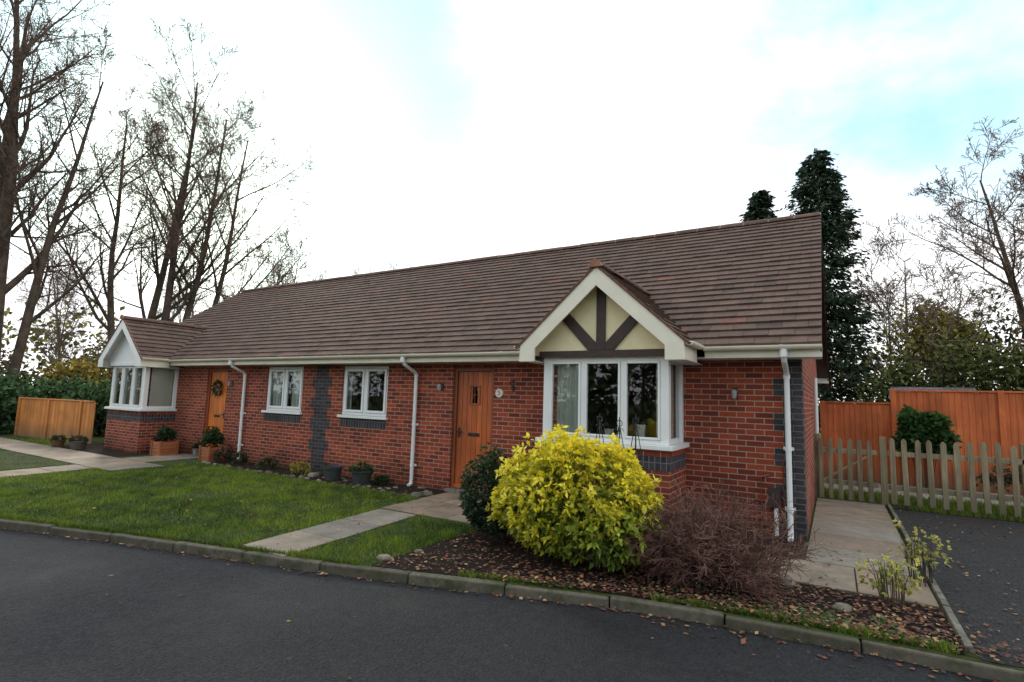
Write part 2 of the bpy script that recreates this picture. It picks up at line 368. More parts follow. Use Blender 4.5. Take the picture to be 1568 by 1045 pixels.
for p in [(-3.62,-3.6,.08),(-3.5,-3.2,.06),(.35,-2.35,.08),(-.1,-1.95,.09),(-5.55,-.6,.1),(-5.6,-.85,.12),(-8.6,-.5,.12),(-1.2,-.7,.08)]: rock(mb,*p)
mb.build('edging_stones',None,.01,col=True)

# ------------------------------------------------------------------ house
c=9.133; XL=-2*c; R_=3.785; ZR=5.35; EY=-.42; ZE=2.44; slope=(ZR-ZE)/(R_-EY); OV=.24
house=empty('brick_bungalow')
w1,w2=.64,1.93; d1,d2=3.55,4.43; WZ0,WZ1=1.23,2.24; b1,b2=5.82,7.66
ops=[(-c+w1,-c+w2,WZ0,WZ1),(-c-w2,-c-w1,WZ0,WZ1),(-c+d1,-c+d2,0.0,2.2),(-c-d2,-c-d1,0.0,2.2),(-c+b1+.05,-c+b2-.05,1.0,2.24),(-c-b2+.05,-c-b1-.05,1.0,2.24)]
def wallgrid(x0,x1,z0,z1,ops,y):
    xs=sorted({x0,x1}|{v for o in ops for v in o[:2]}); zs=sorted({z0,z1}|{v for o in ops for v in o[2:]})
    mb=MB(); vi={}
    def gv(x,z):
        if (x,z) not in vi: vi[(x,z)]=mb.av([(x,y,z)])
        return vi[(x,z)]
    k=mb.mi(M_brick)
    for a,b in zip(xs,xs[1:]):
        for e,f in zip(zs,zs[1:]):
            mx_,mz=(a+b)/2,(e+f)/2
            if any(o[0]<mx_<o[1] and o[2]<mz<o[3] for o in ops): continue
            mb.f.append((gv(a,e),gv(b,e),gv(b,f),gv(a,f))); mb.m.append(k)
    return mb
o=wallgrid(XL,0,-.05,2.30,ops,0).build('front_wall',house)
s=o.modifiers.new('t','SOLIDIFY'); s.thickness=.24; s.offset=-1
mb=MB(); D=R_*2
for x in (0,XL+.24):
    mb.prism([(x,.241,-.05),(x,D,-.05),(x,D,2.3),(x,R_,ZR-.12),(x,.241,2.3+.241*slope),],(-.24,0,0),M_brick)
mb.box(XL,0,D-.24,D-.001,-.05,2.3,M_brick)
mb.prism([(.0,-.0,2.302),(0,.24,2.302),(0,.24,2.3+.24*slope)],(-.24,0,0),M_brick)
mb.build('side_and_rear_walls',house)
mb=MB(); mb.box(XL+.25,-.25,.25,D-.25,.0,.03,M_room); mb.box(XL+.25,-.25,.02,D-.25,2.305,2.33,M_room)
mb.box(XL+.25,-.25,3.2,3.3,.03,2.3,M_room); 
for x in (-4.6,-6.3,-9.2,-12,-13.7): mb.box(x,x+.1,.25,3.2,.03,2.3,M_room)
mb.build('interior_rooms',house)
mb=MB()
z=0;i=0
while z<2.28:
    h=.225; ww=.335 if i%2==0 else .225; w3=.31 if i%2==0 else .2
    z1_=min(z+h,2.295)
    mb.box(-ww,.004,-.004,0.0,z,z1_,M_blue)
    mb.box(0.0001,.004,0.0001,ww*.9,z,z1_,M_blue)
    mb.box(-c-w3,-c+w3,-.004,-.0001,z,z1_,M_blue)
    z+=h;i+=1
for s_ in (1,-1):
    a,b=sorted((-c+s_*w1,-c+s_*w2)); mb.box(a,b,-.005,-.0002,.99,1.17,M_blues)
mb.build('blue_brick_details',house)
def frame_rect(mb,x0,x1,y0,y1,z0,z1,t,mat):
    mb.box(x0,x0+t,y0,y1,z0,z1,mat); mb.box(x1-t,x1,y0,y1,z0,z1,mat); mb.box(x0+t,x1-t,y0+.001,y1,z0,z0+t,mat); mb.box(x0+t,x1-t,y0+.001,y1,z1-t,z1,mat)
def curtain(mb,x0,x1,y,z0,z1,amp=.03,freq=45,mat=None):
    n=max(6,int((x1-x0)/.02)); 
    P=[(x0+(x1-x0)*i/n, y+amp*math.sin(freq*(x1-x0)*i/n+random.uniform(-.3,.3))) for i in range(n+1)]
    for (a,b),(e,f) in zip(P,P[1:]): mb.poly([(a,b,z0),(e,f,z0),(e,f,z1),(a,b,z1)],mat or M_curtain)
wf=MB(); wg=MB(); cu=MB()
for s_ in (1,-1):
    a,b=sorted((-c+s_*w1,-c+s_*w2)); m_=(a+b)/2
    frame_rect(wf,a,b,.03,.10,WZ0,WZ1,.055,M_white)
    wf.box(m_-.03,m_+.03,.029,.10,WZ0+.055,WZ1-.055,M_white)
    for e,f in ((a+.065,m_-.04),(m_+.04,b-.065)):
        frame_rect(wf,e-.005,f+.005,.012,.06,WZ0+.06,WZ1-.06,.05,M_white)
        wg.poly([(e,.045,WZ0+.06),(f,.045,WZ0+.06),(f,.045,WZ1-.06),(e,.045,WZ1-.06)],M_glass)
    wf.box(a-.05,b+.05,-.06,.05,WZ0-.055,WZ0-.001,M_white)
    if s_==-1:
        curtain(cu,a+.05,a+.42,.12,WZ0,WZ1); curtain(cu,m_+.12,b-.1,.13,WZ0,WZ1)
    else:
        curtain(cu,a+.04,a+.17,.13,WZ0,WZ1); curtain(cu,b-.2,b-.04,.13,WZ0,WZ1)
wf.build('casement_windows',house,.006); 
def door(x0,x1,mat,name,flip):
    mb=MB()
    mb.box(x0,x0+.06,.04,.12,.03,2.2,M_dframe); mb.box(x1-.06,x1,.04,.12,.03,2.2,M_dframe); mb.box(x0+.06,x1-.06,.041,.12,2.13,2.2,M_dframe)
    mb.col=(.2,.19,.17); mb.box(x0-.02,x1+.02,-.12,.2,-.03,.05,M_stone)
    xa,xb=x0+.062,x1-.062; n=7; wd=(xb-xa)/n; cx=(xa+xb)/2
    for i in range(n):
        p,q=xa+i*wd+.003,xa+(i+1)*wd-.003
        if abs((p+q)/2-cx)<wd*.9:
            mb.box(p,q,.075,.11,.055,1.55,mat); mb.box(p,q,.075,.11,1.86,2.125,mat)
        else: mb.box(p,q,.075,.11,.055,2.125,mat)
    mb.box(xa,xb,.09,.105,.055,1.56,mat); mb.box(xa,xb,.09,.105,1.85,2.125,mat)
    mb.box(xa,cx-wd*1.4,.091,.106,1.56,1.85,mat); mb.box(cx+wd*1.4,xb,.091,.106,1.56,1.85,mat)
    frame_rect(mb,cx-wd*1.1,cx+wd*1.1,.06,.1,1.53,1.88,.03,M_dframe)
    mb.box(cx-.006,cx+.006,.062,.075,1.56,1.85,M_dframe) ; mb.box(cx-wd*.9,cx+wd*.9,.063,.074,1.70,1.712,M_dframe)
    mb.poly([(cx-wd*1.45,.095,1.53),(cx+wd*1.45,.095,1.53),(cx+wd*1.45,.095,1.88),(cx-wd*1.45,.095,1.88)],M_glass)
    mb.box(cx-.12,cx+.12,.062,.0745,.98,1.04,M_black)
    hx=xa+.06 if flip else xb-.06
    mb.box(hx-.02,hx+.02,.06,.0745,.95,1.12,M_black)
    if flip: mb.box(hx-.02,hx+.10,.03,.045,1.04,1.06,M_black)
    else: mb.box(hx-.10,hx+.02,.03,.045,1.04,1.06,M_black)
    mb.box(xa,xb,.045,.0745,.06,.12,mat)
    return mb.build(name,house,.003,col=True)
door(-c+d1,-c+d2,M_door,'front_door',True); door(-c-d2,-c-d1,M_door2,'front_door_left',False)
xc=-c-(d1+d2)/2; P=[];Dd=[]
for i in range(600):
    t=random.uniform(0,6.283); r=.14+random.gauss(0,.022); P.append((xc+r*math.cos(t),.02+random.gauss(0,.012),1.72+r*math.sin(t))); Dd.append((random.gauss(0,1),-.6,random.gauss(0,1)))
cols=colvar((.05,.08,.03),600,.4); k=rs.rand(600)<.25; cols[k]=[.45,.12,.05]; k=rs.rand(600)<.15; cols[k]=[.5,.45,.35]
fast_mesh('door_wreath',leafquads(np.array(P),np.array(Dd),rs.uniform(.04,.08,600)),4,cols,M_leaf,house)
rt=MB()
def tiles(origin,ud,vd,length_fn,ncourse,gauge,tw,mat,start_fn=None):
    o_=Vector(origin); u=Vector(ud).normalized(); v=Vector(vd).normalized(); n=u.cross(v).normalized()
    if n.z<0: n=-n
    for r in range(ncourse):
        Lr=length_fn(r*gauge); s0=start_fn(r*gauge) if start_fn else 0
        x=s0-(tw/2 if r%2 else 0); rowk=random.uniform(.96,1.04)
        while x<Lr:
            a=max(x,s0)+.002; b=min(x+tw,Lr)-.002; x+=tw
            if b-a<.01: continue
            k=random.uniform(.88,1.1)*rowk; q=random.random()
            if q<.018: col=(.17*k,.08*k,.058*k)
            elif q<.10: col=(.09*k,.062*k,.05*k)
            else: col=(.118*k,.075*k,.059*k)
            rt.col=col
            j=random.uniform(-.004,.004); j2=j+random.uniform(-.003,.003)
            p=lambda s,t,h: o_+u*s+v*t+n*h
            t0=r*gauge+random.uniform(-.003,.003); t1=(r+1)*gauge+.03
            A=[p(a,t0,.036+j),p(b,t0,.036+j2),p(b,t1,.004),p(a,t1,.004)]
            rt.poly(A,mat); rt.poly([p(a,t0,.0),p(b,t0,.0),A[1],A[0]],mat)
            rt.poly([p(a,t0,.004),A[0],A[3],p(a,t1,0)],mat); rt.poly([p(b,t0,.004),A[1],A[2],p(b,t1,0)],mat)
sl_len=math.hypot(R_-EY,ZR-ZE); nc=25
tiles((XL-OV,EY-.03,ZE-.02),(1,0,0),(0,R_-EY,ZR-ZE),lambda t:2*c+2*OV,nc,sl_len/nc,.30,M_tile)
rt.col=(.09,.06,.055)
rt.prism([(XL-OV+.01,EY,ZE),(XL-OV+.01,R_,ZR),(XL-OV+.01,D-EY,ZE),(XL-OV+.01,D-EY,ZE-.05),(XL-OV+.01,R_,ZR-.08),(XL-OV+.01,EY,ZE-.05)],(2*c+2*OV-.02,0,0),M_tile)
tiles((OV,D-EY+.03,ZE-.02),(-1,0,0),(0,-(R_-EY),ZR-ZE),lambda t:2*c+2*OV,nc,sl_len/nc,.6,M_tile)
def ridge(p0,p1,seg=.45,r=.105):
    p0=Vector(p0);p1=Vector(p1);Ln=(p1-p0).length;n=int(Ln/seg)
    d=(p1-p0).normalized(); side=d.cross(Vector((0,0,1))).normalized()
    for i in range(n):
        k=random.uniform(.85,1.3); rt.col=(.14*k,.08*k,.06*k)
        a=p0+d*(i*Ln/n+.010); b=p0+d*((i+1)*Ln/n-.010); dz=random.uniform(-.006,.006)
        prof=[]
        for j in range(7):
            t=math.pi*j/6; prof.append(side*math.cos(t)*r*1.15+Vector((0,0,math.sin(t)*r*.8-.045+dz)))
        rt.prism([a+q for q in prof],b-a,M_tile)
    rt.col=(.42,.38,.33)
    prof=[side*math.cos(math.pi*j/6)*r*1.08+Vector((0,0,math.sin(math.pi*j/6)*r*.72-.05)) for j in range(7)]
    rt.prism([p0+q for q in prof],p1-p0,M_tile)
ridge((XL-OV,R_,ZR+.03),(OV,R_,ZR+.03))

tr=MB(); brk=MB(); gb=MB()
HW=.92; Bd=.85; ZA=3.50; HF=1.17; TN=(ZA-2.44)/HF
def bay(xc,timber):
    brk.box(xc-HW,xc+HW,-Bd,-Bd+.1,-.05,1.06,M_brick); brk.box(xc-HW,xc-HW+.1,-Bd+.101,-.001,-.05,1.06,M_brick); brk.box(xc+HW-.1,xc+HW,-Bd+.101,-.001,-.05,1.06,M_brick)
    brk.box(xc-HW-.004,xc+HW+.004,-Bd-.004,-Bd-.0002,.80,.98,M_blues); 
    brk.box(xc+HW+.0002,xc+HW+.004,-Bd,-.002,.80,.98,M_blues); brk.box(xc-HW-.004,xc-HW-.0002,-Bd,-.002,.80,.98,M_blues)
    tr.box(xc-HW-.06,xc+HW+.06,-Bd-.07,-.002,1.062,1.12,M_white)
    z0,z1=1.121,2.28; yf=-Bd+.02; p=.11
    for sx in (-1,1):
        xx=xc+sx*(HW-p/2-.01); tr.box(xx-p/2,xx+p/2,yf,yf+p,z0,z1,M_white)
        tr.box(xx-p/2+.01,xx+p/2-.01,-.09,-.003,z0,z1,M_white)
        tr.box(xx-.03,xx+.03,yf+p+.001,-.091,z0,z0+.07,M_white); tr.box(xx-.03,xx+.03,yf+p+.001,-.091,z1-.08,z1,M_white)
        wg.poly([(xx,yf+p,z0),(xx,-.05,z0),(xx,-.05,z1),(xx,yf+p,z1)],M_glass)
    xa,xb=xc-HW+p+.01,xc+HW-p-.01
    tr.box(xa,xb,yf+.01,yf+.08,z0,z0+.06,M_white); tr.box(xa,xb,yf+.01,yf+.08,z1-.07,z1,M_white)
    ms=[xc-.29,xc+.29]
    for m_ in ms: tr.box(m_-.03,m_+.03,yf+.005,yf+.08,z0+.06,z1-.07,M_white)
    e=[xa]+ms+[xb]
    for i in range(3):
        l=e[i]+(.03 if i else 0); r=e[i+1]-(.03 if i<2 else 0)
        frame_rect(tr,l+.002,r-.002,yf-.012,yf+.05,z0+.061,z1-.071,.03,M_white)
        wg.poly([(l,yf+.03,z0+.06),(r,yf+.03,z0+.06),(r,yf+.03,z1-.07),(l,yf+.03,z1-.07)],M_glass)
    tr.box(xc-HW,xc+HW,-Bd,.3,2.285,2.30,M_white)
    f=lambda dx: ZA-abs(dx)*TN
    yi=-Bd-.03
    gb.prism([(xc-1.1,yi,2.30),(xc+1.1,yi,2.30),(xc+1.1,yi,f(1.1)-.03),(xc,yi,ZA-.03),(xc-1.1,yi,f(1.1)-.03)],(0,.06,0),M_render if timber else M_white)
    if timber:
        gb.box(xc-.95,xc+.95,yi-.03,yi-.001,2.27,2.36,M_timber)
        gb.box(xc-.065,xc+.065,yi-.032,yi-.001,2.361,ZA-.2,M_timber)
        for sx in (-1,1):
            P0=[(xc+sx*.067,2.362),(xc+sx*.19,2.362),(xc+sx*.70,2.93),(xc+sx*.58,3.0),(xc+sx*.067,2.46)]
            gb.prism([(a,yi-.03,b) for a,b in P0],(0,.029,0),M_timber)
    else:
        gb.box(xc-.95,xc+.95,yi-.02,yi-.001,2.24,2.33,M_white)
    yb=-Bd-.25
    for sx in (-1,1):
        V=.27
        P0=[(0,ZA-.005),(HF,f(HF)-.005),(HF+.01,2.20),(.93,2.20),(.93,f(.93)-V),(0,ZA-V)]
        gb.prism([(xc+sx*a,yb,b) for a,b in P0],(0,.03,0),M_cream if timber else M_white)
        gb.prism([(xc,yb+.031,ZA-.03),(xc+sx*HF,yb+.031,f(HF)-.03),(xc+sx*HF,yb+.031,f(HF)-.05),(xc,yb+.031,ZA-.05)],(0,.25,0),M_white)
        a,b=sorted((xc+sx*(HW+.005),xc+sx*(HF+.005))); gb.box(a,b,yb+.031,-.02,2.205,2.215,M_white)
        a,b=sorted((xc+sx*(HF-.02),xc+sx*(HF+.005))); gb.box(a,b,yb+.031,-.40,2.216,2.40,M_cream)
        g=[(xc+sx*(HF+.06)+.055*math.cos(t),yb+.01,2.43+.055*math.sin(t)) for t in [math.pi+math.pi*j/6 for j in range(7)]]
        gb.prism(g,(0,.62,0),M_cream)
        rt.col=(.24,.12,.075)
        rt.prism([(xc,yb-.015,ZA+.03),(xc+sx*(HF+.05),yb-.015,f(HF+.05)+.03),(xc+sx*(HF+.05),yb-.015,f(HF+.05)-.01),(xc,yb-.015,ZA-.01)],(0,.04,0),M_tile)
        yend=lambda t: (2.44+t*math.sin(math.atan(TN))-2.44)/slope+EY+.22-(yb-.02)
        ncg=10; sg=HF+.06; slg=math.hypot(sg,sg*TN)
        tiles((xc+sx*sg,yb-.02,ZA-sg*TN),(0,1,0),(-sx,0,TN),yend,ncg,slg/ncg,.30,M_tile)
        y2=(ZA-2.44)/slope+EY
        rt.col=(.08,.06,.05); rt.poly([(xc,yb+.02,ZA),(xc+sx*sg,yb+.02,f(sg)),(xc+sx*sg,EY+.02,f(sg)),(xc,y2,ZA)],M_tile)
    ridge((xc,yb-.04,ZA+.04),(xc,(ZA-2.44)/slope+EY+.12,ZA+.04),.40,.10)
    ap=[(xc-.1,ZA-.02),(xc+.1,ZA-.02),(xc+.06,ZA+.06),(xc,ZA+.10),(xc-.06,ZA+.06)]
    rt.col=(.28,.13,.08); rt.prism([(a,yb-.05,b) for a,b in ap],(0,.03,0),M_tile)
xr=-2.385
bay(xr,True); bay(-2*c-xr,False)
rt.build('roof',house,col=True)
brk.build('bay_brickwork',house); tr.build('bay_window_frames',house,.006); gb.build('gable_fronts',house,.004)
curtain(cu,xr-.76,xr-.40,-.68,1.14,2.26,.03,50)
curtain(cu,xr+.70,xr+.80,-.66,1.14,2.26,.02)
xl=-2*c-xr
curtain(cu,xl-.75,xl-.3,-.66,1.14,2.26,.03,60); curtain(cu,xl-.15,xl+.2,-.66,1.14,2.26,.03,60); curtain(cu,xl+.35,xl+.75,-.66,1.14,2.26,.03,60)
for i in range(34):
    ya=-.62+i*.018; cu.poly([(xl+.78+.02*(i%2),ya,1.14),(xl+.78+.02*((i+1)%2),ya+.018,1.14),(xl+.78+.02*((i+1)%2),ya+.018,2.26),(xl+.78+.02*(i%2),ya,2.26)],M_curtain)
for i in range(20):
    ya=-.66+i*.018; cu.poly([(xr+.76+.02*(i%2),ya+.3,1.14),(xr+.76+.02*((i+1)%2),ya+.318,1.14),(xr+.76+.02*((i+1)%2),ya+.318,2.26),(xr+.76+.02*(i%2),ya+.3,2.26)],M_curtain)
cu.build('curtains',house,smooth=True); wg.build('window_glass',house)
mb=MB()
for dx,h in ((.0,.12),(.45,.2)): mb.tube([(xr+dx,-.55,1.16),(xr+dx,-.55,1.16+h)],[.05,.07],10,M_white,True)
mb.build('sill_vases',house)
mb=MB()
segs=[(xr+HF+.1,OV),(xl+HF+.02,xr-HF-.1),(XL-OV,xl-HF-.02)]
for a,b in segs:
    mb.box(a,b,EY+.03,EY+.05,2.27,2.42,M_cream)
    prof=[(a,EY-.035+.055*math.cos(t),2.415+.055*math.sin(t)) for t in [math.pi+math.pi*j/8 for j in range(9)]]
    mb.prism(prof,(b-a,0,0),M_cream)
    x=a+.9
    while x<b: mb.prism([(x,EY-.035+.061*math.cos(t),2.418+.061*math.sin(t)) for t in [math.pi+math.pi*j/8 for j in range(9)]],(.05,0,0),M_cream); x+=1.9
mb.box(XL-OV+.01,OV-.01,EY+.051,-.001,2.272,2.284,M_white)
mb.box(XL-.2,OV,D,D+.4,2.27,2.29,M_white); mb.box(XL-.2,OV,D+.4,D+.42,2.27,2.42,M_cream)
for xx in (OV-.02,XL-OV):
    mb.prism([(xx,EY+.03,ZE-.055),(xx,R_,ZR-.085),(xx,D-EY,ZE-.055),(xx,D-EY,ZE-.11),(xx,R_,ZR-.14),(xx,EY+.03,ZE-.11)],(.018,0,0),M_timber)
mb.build('fascia_and_gutters',house,.002)
mb=MB()
for x in (-.17,-6.42,-11.85):
    pts=[(x,EY-.03,2.38),(x,EY-.03,2.30),(x,EY+.02,2.23),(x,-.10,2.10),(x,-.06,2.04),(x,-.06,.04)]
    mb.tube(pts,.034,10,M_white,True)
    mb.tube([(x,EY-.03,2.27),(x,EY-.03,2.37)],.044,10,M_white,True)
    for z in (2.02,1.1,.35): mb.tube([(x,-.06,z),(x,-.06,z+.05)],.041,10,M_white,True); 
    for z in (1.12,.37): mb.box(x-.06,x+.06,-.03,-.001,z-.01,z+.03,M_white)
    mb.tube([(x,-.06,.1),(x,-.09,.03),(x,-.14,.02)],.034,10,M_white,True)
mb.tube([(.06,3.5,2.2),(.06,3.5,1.2)],.03,8,M_white,True)
mb.tube([(-.33,-.03,.03),(-.33,-.03,.38)],.025,8,M_white,True)
mb.build('downpipes',house)
mb=MB()
for x,z in ((-5.83,1.85),(-.80,1.83),(-2*c+5.83,1.85)):
    mb.box(x-.03,x+.03,-.012,-.001,z-.08,z+.07,M_black)
    mb.tube([(x,-.01,z+.02),(x,-.07,z+.06),(x,-.09,z+.03)],.008,6,M_black)
    mb.tube([(x,-.09,z+.04),(x,-.09,z+.02),(x,-.09,z-.07),(x,-.09,z-.09)],[.015,.038,.028,.01],8,M_lead,True)
mb.tube([(-4.58,-.001,1.75),(-4.58,-.02,1.75)],.075,20,M_cream,True)
mb.tube([(-4.60,-.023,1.72),(-4.56,-.023,1.72),(-4.56,-.023,1.75),(-4.60,-.023,1.77),(-4.57,-.023,1.79)],.006,4,M_black)
mb.tube([(-4.3,-.01,1.95),(-4.3,-.12,1.95),(-4.3,-.14,1.90)],.008,6,M_black); mb.tube([(-4.3,-.01,1.80),(-4.3,-.10,1.94)],.006,6,M_black)
mb.box(-4.32,-4.28,-.012,-.001,1.78,1.98,M_black)
mb.box(-.42,-.27,-.07,-.001,.38,.62,M_timber)
mb.tube([(-.5,-.03,.03),(-.5,-.03,.75),(-.4,-.03,.78)],.012,6,M_dframe)
mb.tube([(-.24,-.02,.4),(-.24,-.02,1.0)],.008,6,M_dframe)
mb.build('wall_lamps_and_number_plaque',house,.002)

# ------------------------------------------------------------------ fences
mb=MB()
mb.box(.06,.96,3.66,3.70,.30,.38,M_picket); mb.box(.06,.96,3.66,3.70,.86,.94,M_picket)
mb.bar((.1,3.68,.34),(.92,3.68,.9),.03,.07,M_picket,(0,1,0))
def picket(x,y,h,wd):
    j=random.uniform(-.018,.018); t=random.uniform(-.015,.015)
    a,b=x-wd/2,x+wd/2; mb.prism([(a,y,.05),(b,y,.05),(b+t,y,h-.05+j),(x+wd*.25+t,y,h+j-.01),(x+t,y,h+j),(x-wd*.25+t,y,h+j-.01),(a+t,y,h-.05+j)],(0,.02,0),M_picket)
x=.1
while x<.97: picket(x,3.637,1.12,.075); x+=.15
for x in (.02,1.05,2.9,4.8,6.7): mb.box(x-.05,x+.05,3.70,3.80,0,1.18,M_picket); 
mb.box(1.11,7,3.70,3.74,.28,.36,M_picket); mb.box(1.11,7,3.70,3.74,.86,.94,M_picket)
x=1.18
while x<7: picket(x,3.678,1.17,.08); x+=.175
mb.build('picket_fence',None,.004)
def closeboard(name,p0,p1,h,mat,wd=.11,capz=True):
    mb=MB(); p0=Vector((*p0,0));p1=Vector((*p1,0));d=(p1-p0);Ln=d.length;d.normalize();n=Vector((d.y,-d.x,0))
    s=0
    while s<Ln:
        q=p0+d*s; hh=h+random.uniform(-.012,.012)
        mb.prism([q,q+d*(wd*1.05),q+d*(wd*1.05)+n*.012,q+n*(.022)],(0,0,hh),mat); s+=wd
    if capz: mb.prism([p0-n*.02+Vector((0,0,h+.005)),p0+n*.045+Vector((0,0,h+.005)),p0+n*.045+Vector((0,0,h+.04)),p0-n*.02+Vector((0,0,h+.04))],d*Ln,mat)
    s=0
    while s<Ln+.1:
        q=p0+d*s; mb.prism([q-d*.05+n*.024,q+d*.05+n*.024,q+d*.05+n*.06,q-d*.05+n*.06],(0,0,h+.05),mat); s+=1.85
    return mb.build(name,None,.003)
closeboard('wooden_fence',(.1,7.2),(1.45,7.2),1.78,M_ofence)
closeboard('wooden_fence',(1.5,7.2),(16,7.2),2.08,M_ofence)
closeboard('wooden_fence',(-22.6,-1.0),(-18.3,-.6),1.2,M_ofence2,.1)
e=empty('garden_shed'); mb=MB(); mb.box(1.8,3.4,9.6,11.2,0,1.98,M_timber); mb.prism([(1.7,9.5,1.98),(1.7,11.3,1.98),(1.7,10.4,2.30)],(1.8,0,0),M_blue); mb.build('body',e)

# ------------------------------------------------------------------ vegetation
def grow(mb,p,d,Ln,r,lvl,P):
    npt=P['n'][lvl]; pts=[p.copy()]; rad=[r]; dd=d.copy(); wob=P['wob']*(.5 if lvl==0 else 1); tr_=P['trop'][lvl]; tp=P['taper'][lvl]
    for i in range(npt):
        dd=(dd+Vector((random.gauss(0,wob),random.gauss(0,wob),random.gauss(0,wob)+tr_))).normalized()
        pts.append(pts[-1]+dd*Ln/npt); rad.append(max(P['rmin'],r*(1-(1-tp)*(i+1)/npt)))
    mb.tube(pts,rad,P['sides'][lvl],P['mat'] if lvl<P.get('fl',9) else M_fine)
    if lvl+1<len(P['n']):
        k=P['kids'][lvl]; k=int(k*random.uniform(.8,1.2)+.5)
        for i in range(k):
            t=P['t0'][lvl]+(1-P['t0'][lvl])*(i+random.random())/k; f=t*npt; j=min(int(f),npt-1); q=pts[j].lerp(pts[j+1],f-j); ax=(pts[j+1]-pts[j]).normalized()
            ang=math.radians(random.uniform(*P['ang'][lvl])); az=random.uniform(0,6.283)
            a=ax.orthogonal().normalized(); b=ax.cross(a); nd=ax*math.cos(ang)+(a*math.cos(az)+b*math.sin(az))*math.sin(ang)
            nl=Ln*P['lr'][lvl]*(1.15-.65*t)*random.uniform(.7,1.2)
            grow(mb,q,nd,nl,max(P['rmin'],rad[j]*P['rr'][lvl]),lvl+1,P)
def baretree(name,loc,stems,P,seed):
    random.seed(seed); mb=MB(); loc=Vector(loc)
    for (ox,oy,dx,dy,Ln,r) in stems:
        grow(mb,loc+Vector((ox,oy,-.2)),Vector((dx,dy,1)).normalized(),Ln,r,0,P)
    return mb.build(name,None,smooth=True)
PB=dict(n=[9,6,5,4,3],wob=.07,trop=[.05,.09,.05,.03,.0],taper=[.16,.25,.3,.4,.7],rmin=.0085,sides=[8,6,4,3,3],mat=M_bark,fl=3,kids=[14,9,7,4],t0=[.25,.15,.15,.15],ang=[(28,55),(25,60),(25,60),(25,60)],lr=[.38,.52,.5,.6],rr=[.48,.5,.5,.55])
def st(o,l,Ln,r,dep=0): return (.447*o,.894*o,.447*l-.894*dep,.894*l+.447*dep,Ln,r)
baretree('bare_tree',(-28.8,5.8,0),[st(-1.3,-.12,15.5,.22),st(-.7,-.04,17.5,.25,.05),st(.0,.04,18,.25,-.05),st(.7,.12,16.5,.23),st(1.4,.22,16,.20)],PB,11)
baretree('bare_tree',(-29.2,-.2,0),[st(0,.03,19,.36),st(-.6,-.06,18,.30),st(.5,.12,16,.22)],dict(PB,kids=[15,9,7,4],lr=[.33,.5,.5,.55]),23)
PM=dict(n=[8,5,4,3],wob=.08,trop=[.03,.06,.04,.02],taper=[.15,.25,.3,.5],rmin=.010,sides=[6,4,3,3],mat=M_bark2,kids=[18,10,7],t0=[.2,.15,.15],ang=[(25,50),(25,60),(25,60)],lr=[.35,.5,.5],rr=[.45,.5,.5])
t1=baretree('bare_tree',(0,0,0),[(0,0,0,.05,10,.14),(.3,.2,.12,-.08,9,.1)],PM,31)
t1.location=(-34,18,0)
def dup(o,name,loc,rot,sc):
    n=bpy.data.objects.new(name,o.data); scene.collection.objects.link(n); n.location=loc; n.rotation_euler=(0,0,rot); n.scale=(sc,sc,sc); return n
for i,(x,y,s) in enumerate([(-38,14,1.0),(-31,21,1.05),(-37,5,.9),(-40,-2,.95),(-36,9,.7),(-29,24,1.12),(-42,22,1.1),(-33,-6,.6),(-38,-8,.8),(-26,27,1.05),(-35,11,1.0),(-33,15,1.15),(-24.5,25,.95)]):
    dup(t1,'bare_tree',(x,y,0),i*1.7,s)
PR=dict(PM,kids=[14,9,8],ang=[(35,70),(30,65),(25,60)],mat=M_bark2,trop=[.02,.04,.02,0],lr=[.5,.5,.5],wob=.11,rmin=.010)
baretree('bare_tree',(2.7,17.5,0),[(0,0,.02,.02,7.6,.12),(.2,0,.2,.1,7,.09),(-.2,0,-.15,0,6.5,.08)],PR,41)
PR2=dict(PB,kids=[12,9,8,4],ang=[(35,65),(30,60),(30,60),(25,60)],mat=M_bark,wob=.1,lr=[.42,.5,.5,.5],rmin=.0085,t0=[.2,.15,.15,.15])
baretree('bare_tree',(6.8,17.5,0),[(0,0,-.14,-.02,10.5,.18),(.3,0,.05,.05,10.5,.2)],PR2,47)
random.seed(99)

